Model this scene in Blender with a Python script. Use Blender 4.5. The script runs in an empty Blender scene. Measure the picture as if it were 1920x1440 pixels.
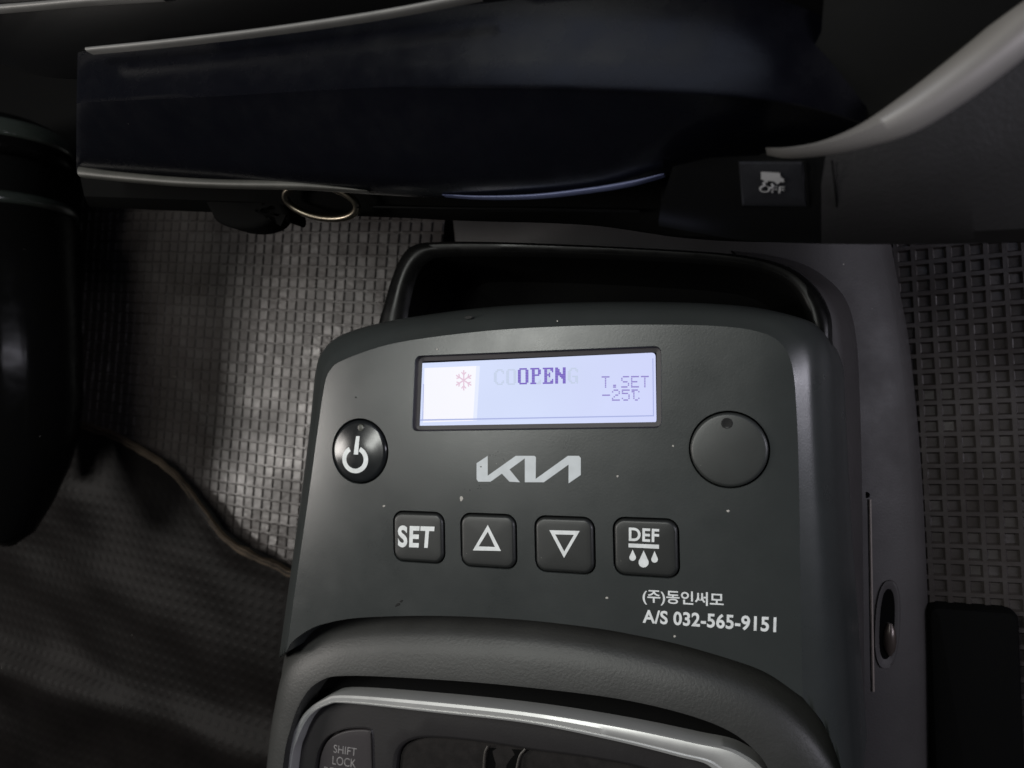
import bpy, bmesh, math, random
from mathutils import Vector, Matrix, geometry, noise
random.seed(7)
S = 0.001                                    # everything below is measured in millimetres
scene = bpy.context.scene
COL = scene.collection

# ------------------------------------------------------------------ camera
F = 1400.0                                   # focal length in pixels of a 1920 wide frame
M = Matrix(((0.9328682835, 0.0287751180, 0.3590665094),
            (-0.0184581403, 0.9993132857, -0.0321287109),
            (-0.3597444408, 0.0233441554, 0.9327588047)))
DIST = 170.0
CAM = M @ Vector((0, 0, DIST))
cd = bpy.data.cameras.new('camera')
cam = bpy.data.objects.new('camera', cd)
COL.objects.link(cam)
cam.matrix_world = Matrix.Translation(CAM * S) @ M.to_4x4()
cd.sensor_width = 36.0
cd.lens = F * 36.0 / 1920.0
cd.clip_start = 0.005
cd.clip_end = 20.0
cd.dof.use_dof = True
cd.dof.focus_distance = 0.168
cd.dof.aperture_fstop = 17.0
scene.camera = cam

# ------------------------------------------------------------------ world, lamps, exposure
w = bpy.data.worlds.new('World'); scene.world = w; w.use_nodes = True
bg = w.node_tree.nodes['Background']
bg.inputs[0].default_value = (0.78, 0.86, 1.0, 1); bg.inputs[1].default_value = 0.022

def lamp(name, loc, target, sx, sy, power, color):
    ld = bpy.data.lights.new(name, 'AREA')
    ld.shape = 'RECTANGLE'; ld.size = sx * S; ld.size_y = sy * S
    ld.energy = power; ld.color = color
    o = bpy.data.objects.new(name, ld); COL.objects.link(o)
    o.location = Vector(loc) * S
    o.rotation_euler = (Vector(target) - Vector(loc)).to_track_quat('-Z', 'Y').to_euler()
    return o
lamp('overhead_strip_light', (-110, 95, 400), (-10, 10, 0), 300, 60, 1.15, (0.98, 1.0, 0.95))  # added overhead strip lamp, lays a sheen along the panel top
lamp('door_window_light', (-470, -20, 330), (-60, -10, -20), 100, 150, 1.3, (1.0, 0.95, 0.90))
lamp('windscreen_light', (150, 520, 620), (0, -20, 0), 700, 200, 0.42, (0.66, 0.75, 1.0))
lamp('far_window_light', (560, 40, 230), (60, 0, -10), 30, 420, 1.35, (0.90, 0.88, 1.0))

vs = scene.view_settings
vs.view_transform = 'Standard'
try: vs.look = 'None'
except Exception: pass
vs.exposure = 0.0; vs.gamma = 1.0; vs.use_curve_mapping = False
scene.render.engine = 'CYCLES'

# ------------------------------------------------------------------ helpers
def P(px, py, z=0.0):
    """a point of the photograph dropped onto the level z (mm) of the place"""
    d = M @ Vector(((px - 960) / F, (720 - py) / F, -1.0))
    t = (z - CAM.z) / d.z
    p = CAM + d * t
    return Vector((p.x, p.y, z))

def catmull(pts, n=8, closed=False):
    pts = [Vector(p) for p in pts]
    out = []
    N = len(pts)
    segs = N if closed else N - 1
    for i in range(segs):
        if closed:
            a, b, c, d = pts[(i-1) % N], pts[i], pts[(i+1) % N], pts[(i+2) % N]
        else:
            b, c = pts[i], pts[i+1]
            a = pts[i-1] if i > 0 else b * 2 - c
            d = pts[i+2] if i + 2 < N else c * 2 - b
        for k in range(n):
            t = k / n
            out.append(0.5 * ((2*b) + (c - a)*t + (2*a - 5*b + 4*c - d)*t*t + (3*b - a - 3*c + d)*t*t*t))
    if not closed: out.append(pts[-1].copy())
    return out

def mesh_obj(name, verts, faces, mat, parent=None, smooth=True, sharp=35, label=None):
    c = sum((Vector(v) for v in verts), Vector()) / max(1, len(verts))
    me = bpy.data.meshes.new(name)
    me.from_pydata([tuple((Vector(v) - c) * S) for v in verts], [], faces)
    bm = bmesh.new(); bm.from_mesh(me)
    bmesh.ops.remove_doubles(bm, verts=bm.verts, dist=1e-7)
    bmesh.ops.recalc_face_normals(bm, faces=bm.faces)
    bm.to_mesh(me); bm.free()
    me.update()
    if smooth:
        me.polygons.foreach_set('use_smooth', [True] * len(me.polygons))
        me.set_sharp_from_angle(angle=math.radians(sharp))
    me.materials.append(mat)
    o = bpy.data.objects.new(name, me); COL.objects.link(o)
    if parent is not None:
        o.parent = parent
        # parents are never rotated or scaled: subtract their world place
        q, off = parent, Vector()
        while q is not None: off += q.location; q = q.parent
        o.location = c * S - off
    else:
        o.location = c * S
    if label: o['label'] = label
    return o

def thing(name, loc, label, cat, group=None):
    o = bpy.data.objects.new(name, None); COL.objects.link(o)
    o.location = Vector(loc) * S; o.empty_display_size = 0.01
    o['label'] = label; o['category'] = cat
    if group: o['group'] = group
    return o

def loft(loops, closed=True, cap0=False, cap1=False):
    """skins a list of equally long loops"""
    n = len(loops[0]); v = []; f = []
    for L in loops: v += list(L)
    for i in range(len(loops) - 1):
        for k in range(n if closed else n - 1):
            a = i*n + k; b = i*n + (k+1) % n
            f.append((a, b, b + n, a + n))
    for flag, base in ((cap0, 0), (cap1, (len(loops)-1)*n)):
        if flag:
            c = sum((Vector(q) for q in v[base:base+n]), Vector()) / n
            v.append(c); ci = len(v) - 1
            for k in range(n): f.append((base + k, base + (k+1) % n, ci))
    return v, f

def inset(loop, d):
    """moves a closed, roughly convex loop inwards by d in x, y"""
    n = len(loop); c = sum(loop, Vector()) / n; out = []
    for i in range(n):
        t = loop[(i+1) % n] - loop[i-1]
        nrm = Vector((-t.y, t.x, 0))
        if nrm.length < 1e-9: out.append(loop[i].copy()); continue
        nrm.normalize()
        if nrm.dot(c - loop[i]) < 0: nrm = -nrm
        out.append(loop[i] + nrm * d)
    return out

def at_z(loop, z): return [Vector((p.x, p.y, z(p.x, p.y) if callable(z) else z)) for p in loop]

def across(Ls, n):
    """smooth surface through successive outlines"""
    cols = [catmull(c, n) for c in zip(*Ls)]
    return [list(r) for r in zip(*cols)]

def in_poly(x, y, poly):
    c = False; n = len(poly); j = n - 1
    for i in range(n):
        xi, yi, xj, yj = poly[i].x, poly[i].y, poly[j].x, poly[j].y
        if (yi > y) != (yj > y) and x < (xj - xi) * (y - yi) / (yj - yi) + xi: c = not c
        j = i
    return c

def sheet(outline, holes, zf, step):
    """triangulated surface with holes, z given by zf(x, y)"""
    pts = []; edges = []
    for L in [outline] + holes:
        b = len(pts); n = len(L)
        pts += [Vector((p.x, p.y)) for p in L]
        edges += [(b + k, b + (k+1) % n) for k in range(n)]
    xs = [p.x for p in outline]; ys = [p.y for p in outline]
    x = min(xs) + step
    rim = [Vector((p.x, p.y)) for L in [outline] + holes for p in L]
    while x < max(xs):
        y = min(ys) + step
        while y < max(ys):
            if in_poly(x, y, outline) and not any(in_poly(x, y, h) for h in holes):
                if min((abs(p.x-x) + abs(p.y-y)) for p in rim) > step * 0.5:
                    pts.append(Vector((x, y)))
            y += step
        x += step
    r = geometry.delaunay_2d_cdt(pts, edges, [], 0, 1e-6)
    V, Fc = r[0], r[2]
    faces = []
    for f in Fc:
        cx = sum(V[i].x for i in f) / len(f); cy = sum(V[i].y for i in f) / len(f)
        if in_poly(cx, cy, outline) and not any(in_poly(cx, cy, h) for h in holes): faces.append(tuple(f))
    return [Vector((p.x, p.y, zf(p.x, p.y))) for p in V], faces

def join(*parts):
    v = []; f = []
    for pv, pf in parts:
        b = len(v); v += list(pv); f += [tuple(i + b for i in q) for q in pf]
    return v, f

def tube(pts, r, n=10, cap=True):
    """tube along pts; r a number or one radius (or pair) per point"""
    pts = [Vector(p) for p in pts]; loops = []
    for i, p in enumerate(pts):
        t = (pts[min(i+1, len(pts)-1)] - pts[max(i-1, 0)]).normalized()
        up = Vector((0, 0, 1)) if abs(t.z) < 0.95 else Vector((0, 1, 0))
        a = t.cross(up).normalized(); b = a.cross(t)
        rr = r[i] if isinstance(r, (list, tuple)) else r
        ra, rb = rr if isinstance(rr, (list, tuple)) else (rr, rr)
        loops.append([p + a*math.cos(2*math.pi*k/n)*ra + b*math.sin(2*math.pi*k/n)*rb for k in range(n)])
    return loft(loops, True, cap, cap)

def box(x0, x1, y0, y1, z0, z1, r=0.0):
    """rounded upright block"""
    if r <= 0: r = 0.01
    def ring(i, z):
        L = []
        for cx, cy, a0 in ((x1-r, y1-r, 0), (x0+r, y1-r, 90), (x0+r, y0+r, 180), (x1-r, y0+r, 270)):
            for k in range(5):
                a = math.radians(a0 + k*22.5)
                L.append(Vector((cx + (r-i)*math.cos(a), cy + (r-i)*math.sin(a), z)))
        return L
    e = min(r, abs(z1-z0)/3)
    loops = [ring(0, z0), ring(0, z1-e), ring(e*.3, z1-e*.3), ring(e*.99, z1)]
    return loft(loops, True, True, True)

def roundrect(x0, x1, y0, y1, r, n=7):
    L = []
    for cx, cy, a0 in ((x1-r, y1-r, 0), (x0+r, y1-r, 90), (x0+r, y0+r, 180), (x1-r, y0+r, 270)):
        for k in range(n):
            a = math.radians(a0 + k*90/(n-1))
            L.append(Vector((cx + r*math.cos(a), cy + r*math.sin(a), 0)))
    return L

def circle(cx, cy, r, n=48, ry=None):
    ry = ry or r
    return [Vector((cx + r*math.cos(2*math.pi*k/n), cy + ry*math.sin(2*math.pi*k/n), 0)) for k in range(n)]

# ------------------------------------------------------------------ materials
def mat(name, color, rough=0.5, spec=0.5, metal=0.0, grain=0.0, gscale=1500, wave=0.0, wscale=60, var=0.0, vscale=80,
        coat=0.0, dust=0.0, dscale=260, rvar=0.0, dcol=(0.35, 0.33, 0.30)):
    m = bpy.data.materials.new(name); m.use_nodes = True
    nt = m.node_tree; b = nt.nodes['Principled BSDF']
    b.inputs['Roughness'].default_value = rough
    b.inputs['Specular IOR Level'].default_value = spec
    b.inputs['Metallic'].default_value = metal
    b.inputs['Coat Weight'].default_value = coat
    b.inputs['Coat Roughness'].default_value = 0.06
    tc = nt.nodes.new('ShaderNodeTexCoord')
    def noi(sc, det=3.0, rg=0.6):
        n = nt.nodes.new('ShaderNodeTexNoise'); n.inputs['Scale'].default_value = sc
        n.inputs['Detail'].default_value = det; n.inputs['Roughness'].default_value = rg
        nt.links.new(tc.outputs['Object'], n.inputs['Vector']); return n
    col = None
    rgb = nt.nodes.new('ShaderNodeRGB'); rgb.outputs[0].default_value = (*color, 1); col = rgb.outputs[0]
    if var > 0:
        n = noi(vscale, 4)
        mx = nt.nodes.new('ShaderNodeMix'); mx.data_type = 'RGBA'
        mr = nt.nodes.new('ShaderNodeMapRange'); mr.inputs['From Min'].default_value = 0.32; mr.inputs['From Max'].default_value = 0.68
        nt.links.new(n.outputs['Fac'], mr.inputs['Value']); nt.links.new(mr.outputs[0], mx.inputs['Factor'])
        mx.inputs['A'].default_value = (*[c*(1-var) for c in color], 1); mx.inputs['B'].default_value = (*[min(1, c*(1+var)) for c in color], 1)
        col = mx.outputs['Result']
    if dust > 0:                                             # scattered pale specks and fine dust
        vo = nt.nodes.new('ShaderNodeTexVoronoi'); vo.inputs['Scale'].default_value = dscale
        vo.inputs['Randomness'].default_value = 1.0
        nt.links.new(tc.outputs['Object'], vo.inputs['Vector'])
        sep = nt.nodes.new('ShaderNodeSeparateColor'); nt.links.new(vo.outputs['Color'], sep.inputs[0])
        th = nt.nodes.new('ShaderNodeMath'); th.operation = 'MULTIPLY'; th.inputs[1].default_value = 0.07 * dust
        nt.links.new(sep.outputs[0], th.inputs[0])
        sq = nt.nodes.new('ShaderNodeMath'); sq.operation = 'POWER'; sq.inputs[1].default_value = 3.0
        nt.links.new(sep.outputs[1], sq.inputs[0])
        mm = nt.nodes.new('ShaderNodeMath'); mm.operation = 'MULTIPLY'
        nt.links.new(th.outputs[0], mm.inputs[0]); nt.links.new(sq.outputs[0], mm.inputs[1])
        lt = nt.nodes.new('ShaderNodeMath'); lt.operation = 'LESS_THAN'
        nt.links.new(vo.outputs['Distance'], lt.inputs[0]); nt.links.new(mm.outputs[0], lt.inputs[1])
        m2 = nt.nodes.new('ShaderNodeMix'); m2.data_type = 'RGBA'
        nt.links.new(lt.outputs[0], m2.inputs['Factor']); nt.links.new(col, m2.inputs['A'])
        m2.inputs['B'].default_value = (*dcol, 1); col = m2.outputs['Result']
    nt.links.new(col, b.inputs['Base Color'])
    if rvar > 0:
        n = noi(vscale * 1.7, 5)
        mr = nt.nodes.new('ShaderNodeMapRange'); mr.inputs['From Min'].default_value = 0.3; mr.inputs['From Max'].default_value = 0.7
        mr.inputs['To Min'].default_value = max(0.02, rough - rvar); mr.inputs['To Max'].default_value = min(1, rough + rvar)
        nt.links.new(n.outputs['Fac'], mr.inputs['Value']); nt.links.new(mr.outputs[0], b.inputs['Roughness'])
    last = None
    for amt, sc, dist in ((grain, gscale, 0.00012), (wave, wscale, 0.004)):
        if amt > 0:
            n = noi(sc, 2); bp = nt.nodes.new('ShaderNodeBump')
            bp.inputs['Strength'].default_value = amt; bp.inputs['Distance'].default_value = dist
            nt.links.new(n.outputs['Fac'], bp.inputs['Height'])
            if last: nt.links.new(last, bp.inputs['Normal'])
            last = bp.outputs['Normal']
    if last: nt.links.new(last, b.inputs['Normal'])
    return m

def glow(name, color, strength=1.0):
    m = bpy.data.materials.new(name); m.use_nodes = True; nt = m.node_tree
    b = nt.nodes['Principled BSDF']
    b.inputs['Base Color'].default_value = (0.02, 0.02, 0.03, 1)
    b.inputs['Roughness'].default_value = 0.25
    b.inputs['Specular IOR Level'].default_value = 0.04
    b.inputs['Emission Color'].default_value = (*color, 1)
    b.inputs['Emission Strength'].default_value = strength
    return m

def srgb(r, g, b):
    f = lambda c: ((c/255 + 0.055) / 1.055) ** 2.4 if c > 10 else c/255/12.92
    return (f(r), f(g), f(b))

m_house = mat('grey_plastic', (0.028, 0.0312, 0.0308), 0.30, 0.48, grain=0.10, gscale=2600, var=0.08, vscale=45, dust=0.7, dscale=170, rvar=0.035)
m_bezel = mat('textured_grey_plastic', (0.031, 0.0312, 0.0298), 0.46, 0.4, grain=0.45, gscale=1500, var=0.12, vscale=90, dust=0.8, dscale=240)
m_black = mat('black_plastic', (0.0028, 0.0028, 0.003), 0.4, 0.07, grain=0.1)
m_gap = mat('matt_black_plastic', (0.003, 0.003, 0.003), 0.8, 0.03)
m_gloss = mat('gloss_black_plastic', (0.003, 0.003, 0.003), 0.15, 0.05, rvar=0.05, wave=0.05, dust=1.0, dscale=300)
m_tray = mat('tray_black_plastic', (0.004, 0.004, 0.004), 0.3, 0.12, rvar=0.1, dust=1.2, dscale=220, dcol=(0.2, 0.18, 0.15))
m_button = mat('button_rubber', (0.016, 0.017, 0.0165), 0.4, 0.45, grain=0.05, gscale=2500, dust=0.7, dscale=400)
m_power = mat('power_button_gloss', (0.010, 0.011, 0.012), 0.2, 0.4, rvar=0.06, dust=0.8, dscale=500)
m_knob = mat('knob_plastic', (0.025, 0.027, 0.026), 0.4, 0.5, grain=0.06, gscale=2200, var=0.1, vscale=120, dust=0.6, dscale=380)
m_frame = mat('display_frame_plastic', (0.030, 0.026, 0.030), 0.5, 0.4)
m_print = mat('pale_grey_print', (0.66, 0.68, 0.68), 0.5, 0.3, var=0.12, vscale=500)
m_logo = mat('silver_grey_print', (0.50, 0.53, 0.55), 0.4, 0.4, var=0.08, vscale=300)
m_dark = mat('dark_mark', (0.008, 0.008, 0.008), 0.6, 0.2)
m_led = mat('unlit_lamp_lens', (0.028, 0.029, 0.022), 0.25, 0.5)
m_silver = mat('satin_silver', (0.52, 0.52, 0.51), 0.42, 0.5, metal=0.55, rvar=0.05)
m_plate = mat('shift_plate_plastic', (0.019, 0.0175, 0.018), 0.5, 0.4, grain=0.2, gscale=1500, var=0.1)
m_boot = mat('shift_gate_brush', (0.011, 0.0095, 0.009), 0.85, 0.2, grain=1.0, gscale=900, var=0.3, vscale=300)
m_base = mat('worn_dark_grey_plastic', (0.034, 0.031, 0.031), 0.55, 0.35, grain=0.3, gscale=1800, var=0.16, vscale=40, dust=1.0, dscale=200, rvar=0.08)
m_mat = mat('ribbed_rubber', (0.031, 0.0262, 0.0244), 0.37, 0.5, grain=0.8, gscale=600, var=0.25, vscale=30, dust=0.9, dscale=160, rvar=0.12, dcol=(0.3, 0.27, 0.22))
m_cut = mat('cut_mat_edge', (0.042, 0.030, 0.020), 0.8, 0.2, var=0.4, vscale=140, grain=1.0, gscale=500)
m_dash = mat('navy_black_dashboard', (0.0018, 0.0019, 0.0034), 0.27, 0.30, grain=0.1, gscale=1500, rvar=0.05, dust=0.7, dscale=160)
m_dash2 = mat('dark_grey_dashboard', (0.012, 0.0112, 0.012), 0.5, 0.3, grain=0.6, gscale=1200, var=0.1, dust=0.5, dscale=180)
m_edge_light = mat('pale_highlight', (0.25, 0.235, 0.225), 0.42, 0.5, metal=0.45)
m_ring = mat('brass_steel', (0.15, 0.13, 0.10), 0.32, 0.5, metal=1.0, rvar=0.08)
m_switch = mat('switch_plastic', (0.008, 0.008, 0.010), 0.45, 0.4, grain=0.4)

# ------------------------------------------------------------------ writing
FONT = bpy.data.fonts.load('<builtin>') if '<builtin>' not in [f.filepath for f in bpy.data.fonts] else None
def glyph_mesh(text, thick=0.0, res=6, space=1.0):
    cu = bpy.data.curves.new('writing', 'FONT'); cu.body = text; cu.size = 1.0
    cu.offset = thick; cu.space_character = space; cu.resolution_u = res; cu.fill_mode = 'FRONT'
    o = bpy.data.objects.new('writing', cu); COL.objects.link(o)
    dg = bpy.context.evaluated_depsgraph_get()
    me = bpy.data.meshes.new_from_object(o.evaluated_get(dg))
    v = [p.co.copy() for p in me.vertices]; f = [tuple(p.vertices) for p in me.polygons]
    bpy.data.objects.remove(o); bpy.data.curves.remove(cu); bpy.data.meshes.remove(me)
    return v, f

def writing(name, text, quad, z, material, parent, thick=0.0, label=None, space=1.0):
    """text stretched over the panel area marked by its four corners (top left, top right, bottom right, bottom left)"""
    v, f = glyph_mesh(text, thick, 6, space)
    x0 = min(p.x for p in v); x1 = max(p.x for p in v); y0 = min(p.y for p in v); y1 = max(p.y for p in v)
    TL, TR, BR, BL = [P(*q, z if not callable(z) else 0) for q in quad]
    out = []
    for p in v:
        s = (p.x-x0)/(x1-x0); t = (p.y-y0)/(y1-y0)
        q = (BL*(1-s) + BR*s)*(1-t) + (TL*(1-s) + TR*s)*t
        if callable(z): q.z = z(q.x, q.y)
        out.append(q)
    return mesh_obj(name, out, f, material, parent, smooth=False, label=label)

def flat(pxs, z, material=None, name=None, parent=None, label=None, thick=0.03):
    """thin printed shape: list of pixel outlines (first one solid, the next ones holes)"""
    outs = [[P(x, y, z if not callable(z) else 0) for x, y in L] for L in pxs]
    v, f = [], []
    zf = z if callable(z) else (lambda x, y: z)
    pts = []; edges = []
    for L in outs:
        b = len(pts); pts += [Vector((p.x, p.y)) for p in L]
        edges += [(b+k, b+(k+1) % len(L)) for k in range(len(L))]
    r = geometry.delaunay_2d_cdt(pts, edges, [], 0, 1e-7)
    V, Fc = r[0], r[2]
    for q in Fc:
        cx = sum(V[i].x for i in q)/len(q); cy = sum(V[i].y for i in q)/len(q)
        if in_poly(cx, cy, outs[0]) and not any(in_poly(cx, cy, h) for h in outs[1:]): f.append(tuple(q))
    v = [Vector((p.x, p.y, zf(p.x, p.y))) for p in V]
    if name is None: return v, f
    return mesh_obj(name, v, f, material, parent, smooth=False, label=label)

# ================================================================== THE SETTING
v, f = box(-420, 320, -330, 260, -76, -72, 1)
o = mesh_obj('floor', v, f, m_gap); o['kind'] = 'structure'

# ------------------------------------------------------------------ waffle rubber mats
def waffle(x0, x1, y0, y1, pitch, rib, z, depth, keep, rot=0.0, piv=(0, 0), wob=None, tilt=.10):
    """rubber grid: raised ribs round sunk square cells, cell floors slightly uneven"""
    v = []; f = []
    ca, sa = math.cos(rot), math.sin(rot)
    def put(x, y, zz):
        X = piv[0] + (x-piv[0])*ca - (y-piv[1])*sa; Y = piv[1] + (x-piv[0])*sa + (y-piv[1])*ca
        v.append(Vector((X, Y, zz + (wob(X, Y) if wob else 0)))); return len(v) - 1
    nx = int((x1-x0)/pitch); ny = int((y1-y0)/pitch); h = rib/2
    for i in range(nx):
        for j in range(ny):
            cx = x0 + (i+.5)*pitch; cy = y0 + (j+.5)*pitch
            X = piv[0] + (cx-piv[0])*ca - (cy-piv[1])*sa; Y = piv[1] + (cx-piv[0])*sa + (cy-piv[1])*ca
            if not keep(X, Y): continue
            p = pitch/2; tx = random.uniform(-tilt, tilt); ty = random.uniform(-tilt, tilt); dz = random.uniform(-.06, .06)
            o4 = [put(cx+a*p, cy+b*p, z) for a, b in ((-1,-1),(1,-1),(1,1),(-1,1))]
            e4 = [put(cx+a*(p-h), cy+b*(p-h), z) for a, b in ((-1,-1),(1,-1),(1,1),(-1,1))]
            s = p-h-(0.22 if depth < 0 else .45)
            g4 = [put(cx+a*(p-h-.10), cy+b*(p-h-.10), z-depth*.25) for a, b in ((-1,-1),(1,-1),(1,1),(-1,1))]
            i4 = [put(cx+a*s, cy+b*s, z-depth+dz+a*tx+b*ty) for a, b in ((-1,-1),(1,-1),(1,1),(-1,1))]
            for A, B in ((o4, e4), (e4, g4), (g4, i4)):
                for k in range(4): f.append((A[k], A[(k+1) % 4], B[(k+1) % 4], B[k]))
            f.append(tuple(i4))
    return v, f

edge_px = [(20, 770), (90, 778), (150, 792), (230, 815), (330, 872), (400, 950), (452, 1012), (540, 1062), (640, 1110)]
edge_w = catmull([P(x, y, -66) for x, y in edge_px], 6)
def edge_y(x):
    for a, b in zip(edge_w, edge_w[1:]):
        if a.x <= x <= b.x: return a.y + (b.y-a.y)*(x-a.x)/(b.x-a.x)
    return edge_w[0].y if x < edge_w[0].x else edge_w[-1].y
wob1 = lambda x, y: 0.9*noise.noise(Vector((x*.02, y*.02, 3)))
v, f = waffle(-330, -40, -140, 150, 4.1, .5, -66.6, -0.6, lambda x, y: -300 < x < -50 and y < 130 and y > edge_y(x) - 12,
              rot=math.radians(-6), piv=(-120, 0), wob=wob1, tilt=.045)
o = mesh_obj('floor_mat', v, f, m_mat, smooth=False)
o['label'] = 'dark rubber floor mat with a fine square waffle pattern, left of the grey control panel'; o['category'] = 'floor mat'
v, f = waffle(70, 190, -170, 130, 4.1, 1.0, -62, .85, lambda x, y: True, rot=math.radians(1.0), piv=(100, 0),
              wob=lambda x, y: 0.4*noise.noise(Vector((x*.03, y*.03, 9))))
o = mesh_obj('floor_mat', v, f, m_mat, smooth=False)
o['label'] = 'dark rubber floor mat with deep square pockets, right of the console side panel'; o['category'] = 'floor mat'

# front mat piece whose cut edge curls over the waffle mat
def flap():
    t = thing('cut_floor_mat', (-170, -110, -64), 'dark creased rubber mat with a tan cut edge lying over the waffle mat, lower left', 'floor mat')
    nx, ny = 150, 120
    x0, x1 = -330, -52
    def zz(x, y, e):
        d = e - y
        z = -62.0 + 3.2*noise.noise(Vector((x*.014 + 1.3, y*.030 - x*.006, 0.4))) + 1.6*noise.noise(Vector((x*.03, y*.05 + x*.02, 5.0)))
        z += 1.6*math.exp(-(d/7.0)**2)
        z += 5.0*math.exp(-((y + 118 + .12*(x+200))/10.0)**2)
        return max(z, -64.6)
    v = []; f = []
    for i in range(nx + 1):
        x = x0 + (x1-x0)*i/nx; e = edge_y(x) + .6*noise.noise(Vector((x*.3, 2, 1)))
        for j in range(ny + 1):
            y = e + (-215 - e)*(j/ny)
            v.append(Vector((x, y, zz(x, y, e))))
    for i in range(nx):
        for j in range(ny):
            a = i*(ny+1) + j; f.append((a, a+ny+1, a+ny+2, a+1))
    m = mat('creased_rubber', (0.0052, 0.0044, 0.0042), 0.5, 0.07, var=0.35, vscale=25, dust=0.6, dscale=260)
    nt = m.node_tree; tc = nt.nodes.new('ShaderNodeTexCoord'); mp = nt.nodes.new('ShaderNodeMapping')
    mp.inputs['Rotation'].default_value = (0, 0, 0.12); nt.links.new(tc.outputs['Object'], mp.inputs['Vector'])
    sx = nt.nodes.new('ShaderNodeSeparateXYZ'); nt.links.new(mp.outputs[0], sx.inputs[0])
    vals = []
    for ax in (0, 1):
        a = nt.nodes.new('ShaderNodeMath'); a.operation = 'MULTIPLY'; a.inputs[1].default_value = 2*math.pi/0.0041
        nt.links.new(sx.outputs[ax], a.inputs[0])
        s = nt.nodes.new('ShaderNodeMath'); s.operation = 'SINE'; nt.links.new(a.outputs[0], s.inputs[0])
        g = nt.nodes.new('ShaderNodeMath'); g.operation = 'MAXIMUM'; g.inputs[1].default_value = -0.5
        nt.links.new(s.outputs[0], g.inputs[0]); vals.append(g)
    mn = nt.nodes.new('ShaderNodeMath'); mn.operation = 'MINIMUM'
    nt.links.new(vals[0].outputs[0], mn.inputs[0]); nt.links.new(vals[1].outputs[0], mn.inputs[1])
    bp = nt.nodes.new('ShaderNodeBump'); bp.inputs['Strength'].default_value = 0.22; bp.inputs['Distance'].default_value = 0.0003
    nt.links.new(mn.outputs[0], bp.inputs['Height']); nt.links.new(bp.outputs['Normal'], nt.nodes['Principled BSDF'].inputs['Normal'])
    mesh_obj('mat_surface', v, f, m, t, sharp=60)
    # tan cut face along the edge
    top = []; bot = []; mid = []
    for i in range(nx + 1):
        x = x0 + (x1-x0)*i/nx; e = edge_y(x) + .6*noise.noise(Vector((x*.3, 2, 1)))
        z = zz(x, e, e); wv = 1.0 + .5*noise.noise(Vector((x*.12, 0, 0)))
        top.append(Vector((x, e - 1.3*wv, z + .12))); mid.append(Vector((x, e + .5*wv, z - .15))); bot.append(Vector((x, e + .9, z - 2.4)))
    vv, ff = loft([top, mid, bot], closed=False)
    mesh_obj('cut_edge', vv, ff, m_cut, t, sharp=60)
    gp = [p + Vector((.35, .55, .9)) for p in bot if -190 < p.x < -95]
    rr = [max(.05, .75*math.sin(math.pi*k/(len(gp)-1))*(1 + 1.1*noise.noise(Vector((k*.35, 4, 2))))) for k in range(len(gp))]
    vv, ff = tube(gp, [(r, r*.6) for r in rr], 6)
    mesh_obj('edge_gap_shade', vv, ff, m_gap, t)  # black tube standing in for the shaded gap along the edge
flap()

# ================================================================== BASE OF THE CONSOLE
base = thing('console_base', (40, -40, -72), 'dark grey plastic console side with a pale slit and oval hole, right of the panel', 'console base')
right_edge = catmull([P(x, y, -60) for x, y in ((1655, 330), (1672, 462), (1690, 560), (1706, 650), (1726, 850), (1737, 1050), (1742, 1200), (1744, 1440), (1746, 1700), (1748, 1950))], 8)
sec = ((0.9, -71), (0.2, -62), (-.2, -60.5), (-1.3, -58.2), (-3.2, -56.2), (-6.5, -53.6), (-10.5, -51.2), (-16, -48.6), (-24, -46), (-40, -43.5), (-80, -42.5), (-118, -44), (-122, -52), (-123, -71))
loops = [[Vector((p.x + dx, p.y, z)) for p in right_edge] for dx, z in sec]
# oval hole in the side shell: cut as a recess set into the surface
v, f = loft(loops, closed=False)
v2 = [Vector(p) for p in v]
mesh_obj('side_shell', v, f, m_base, base, sharp=40)
def shell_z(x, y):
    best = min(right_edge, key=lambda p: abs(p.y - y)); d = x - best.x
    for (a, za), (b, zb) in zip(sec, sec[1:]):
        if b <= d <= a: return zb + (za-zb)*(d-b)/(a-b)
    return -60
def on_shell(px, py, lift=0.0):
    z = -50.0
    for _ in range(12):
        p = P(px, py, z); z = 0.5*z + 0.5*shell_z(p.x, p.y)
    p = P(px, py, z); p.z += lift; return p
# slit: pale raised seam beside a dark gap
seam = [on_shell(1631 + 6*(k/30), 936 + 360*(k/30), 0.15) for k in range(31)]
v, f = tube(seam, 0.34, 8); mesh_obj('seam_strip', v, f, mat('pale_seam', (0.20, 0.17, 0.15), 0.5, 0.5), base)
v, f = tube([p + Vector((-.65, 0, -.1)) for p in seam], 0.28, 6); mesh_obj('seam_gap', v, f, m_gap, base)
c = on_shell(1624, 928, .05); v, f = loft([[c + Vector((.9*math.cos(a*.5), .8*math.sin(a*.5), 0)) for a in range(13)]], True, True); mesh_obj('pin_hole', v, f, m_gap, base)
# oval finger hole: dark glossy dish with a lip
def oval(cx, cy, rx, ry, lift, n=40, tilt=0.05):
    L = []
    for k in range(n):
        a = 2*math.pi*k/n; ex = math.copysign(abs(math.cos(a))**.8, math.cos(a)); ey = math.copysign(abs(math.sin(a))**.8, math.sin(a))
        L.append(on_shell(cx + rx*ex + tilt*ry*ey*-1, cy + ry*ey, lift))
    return L
v, f = loft([oval(1664, 1170, 24, 83, -.1), oval(1664, 1170, 23, 82, .5), oval(1664, 1170, 19, 77, .45), oval(1663, 1170, 14, 66, .12)], True)
mesh_obj('hole_lip', v, f, m_base, base, sharp=60)
v, f = loft([oval(1664, 1170, 19, 78, .42), oval(1663, 1170, 15, 68, .10), oval(1662, 1170, 6, 40, .05)], True, False, True)
mesh_obj('finger_hole', v, f, m_gloss, base, sharp=60)

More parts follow.
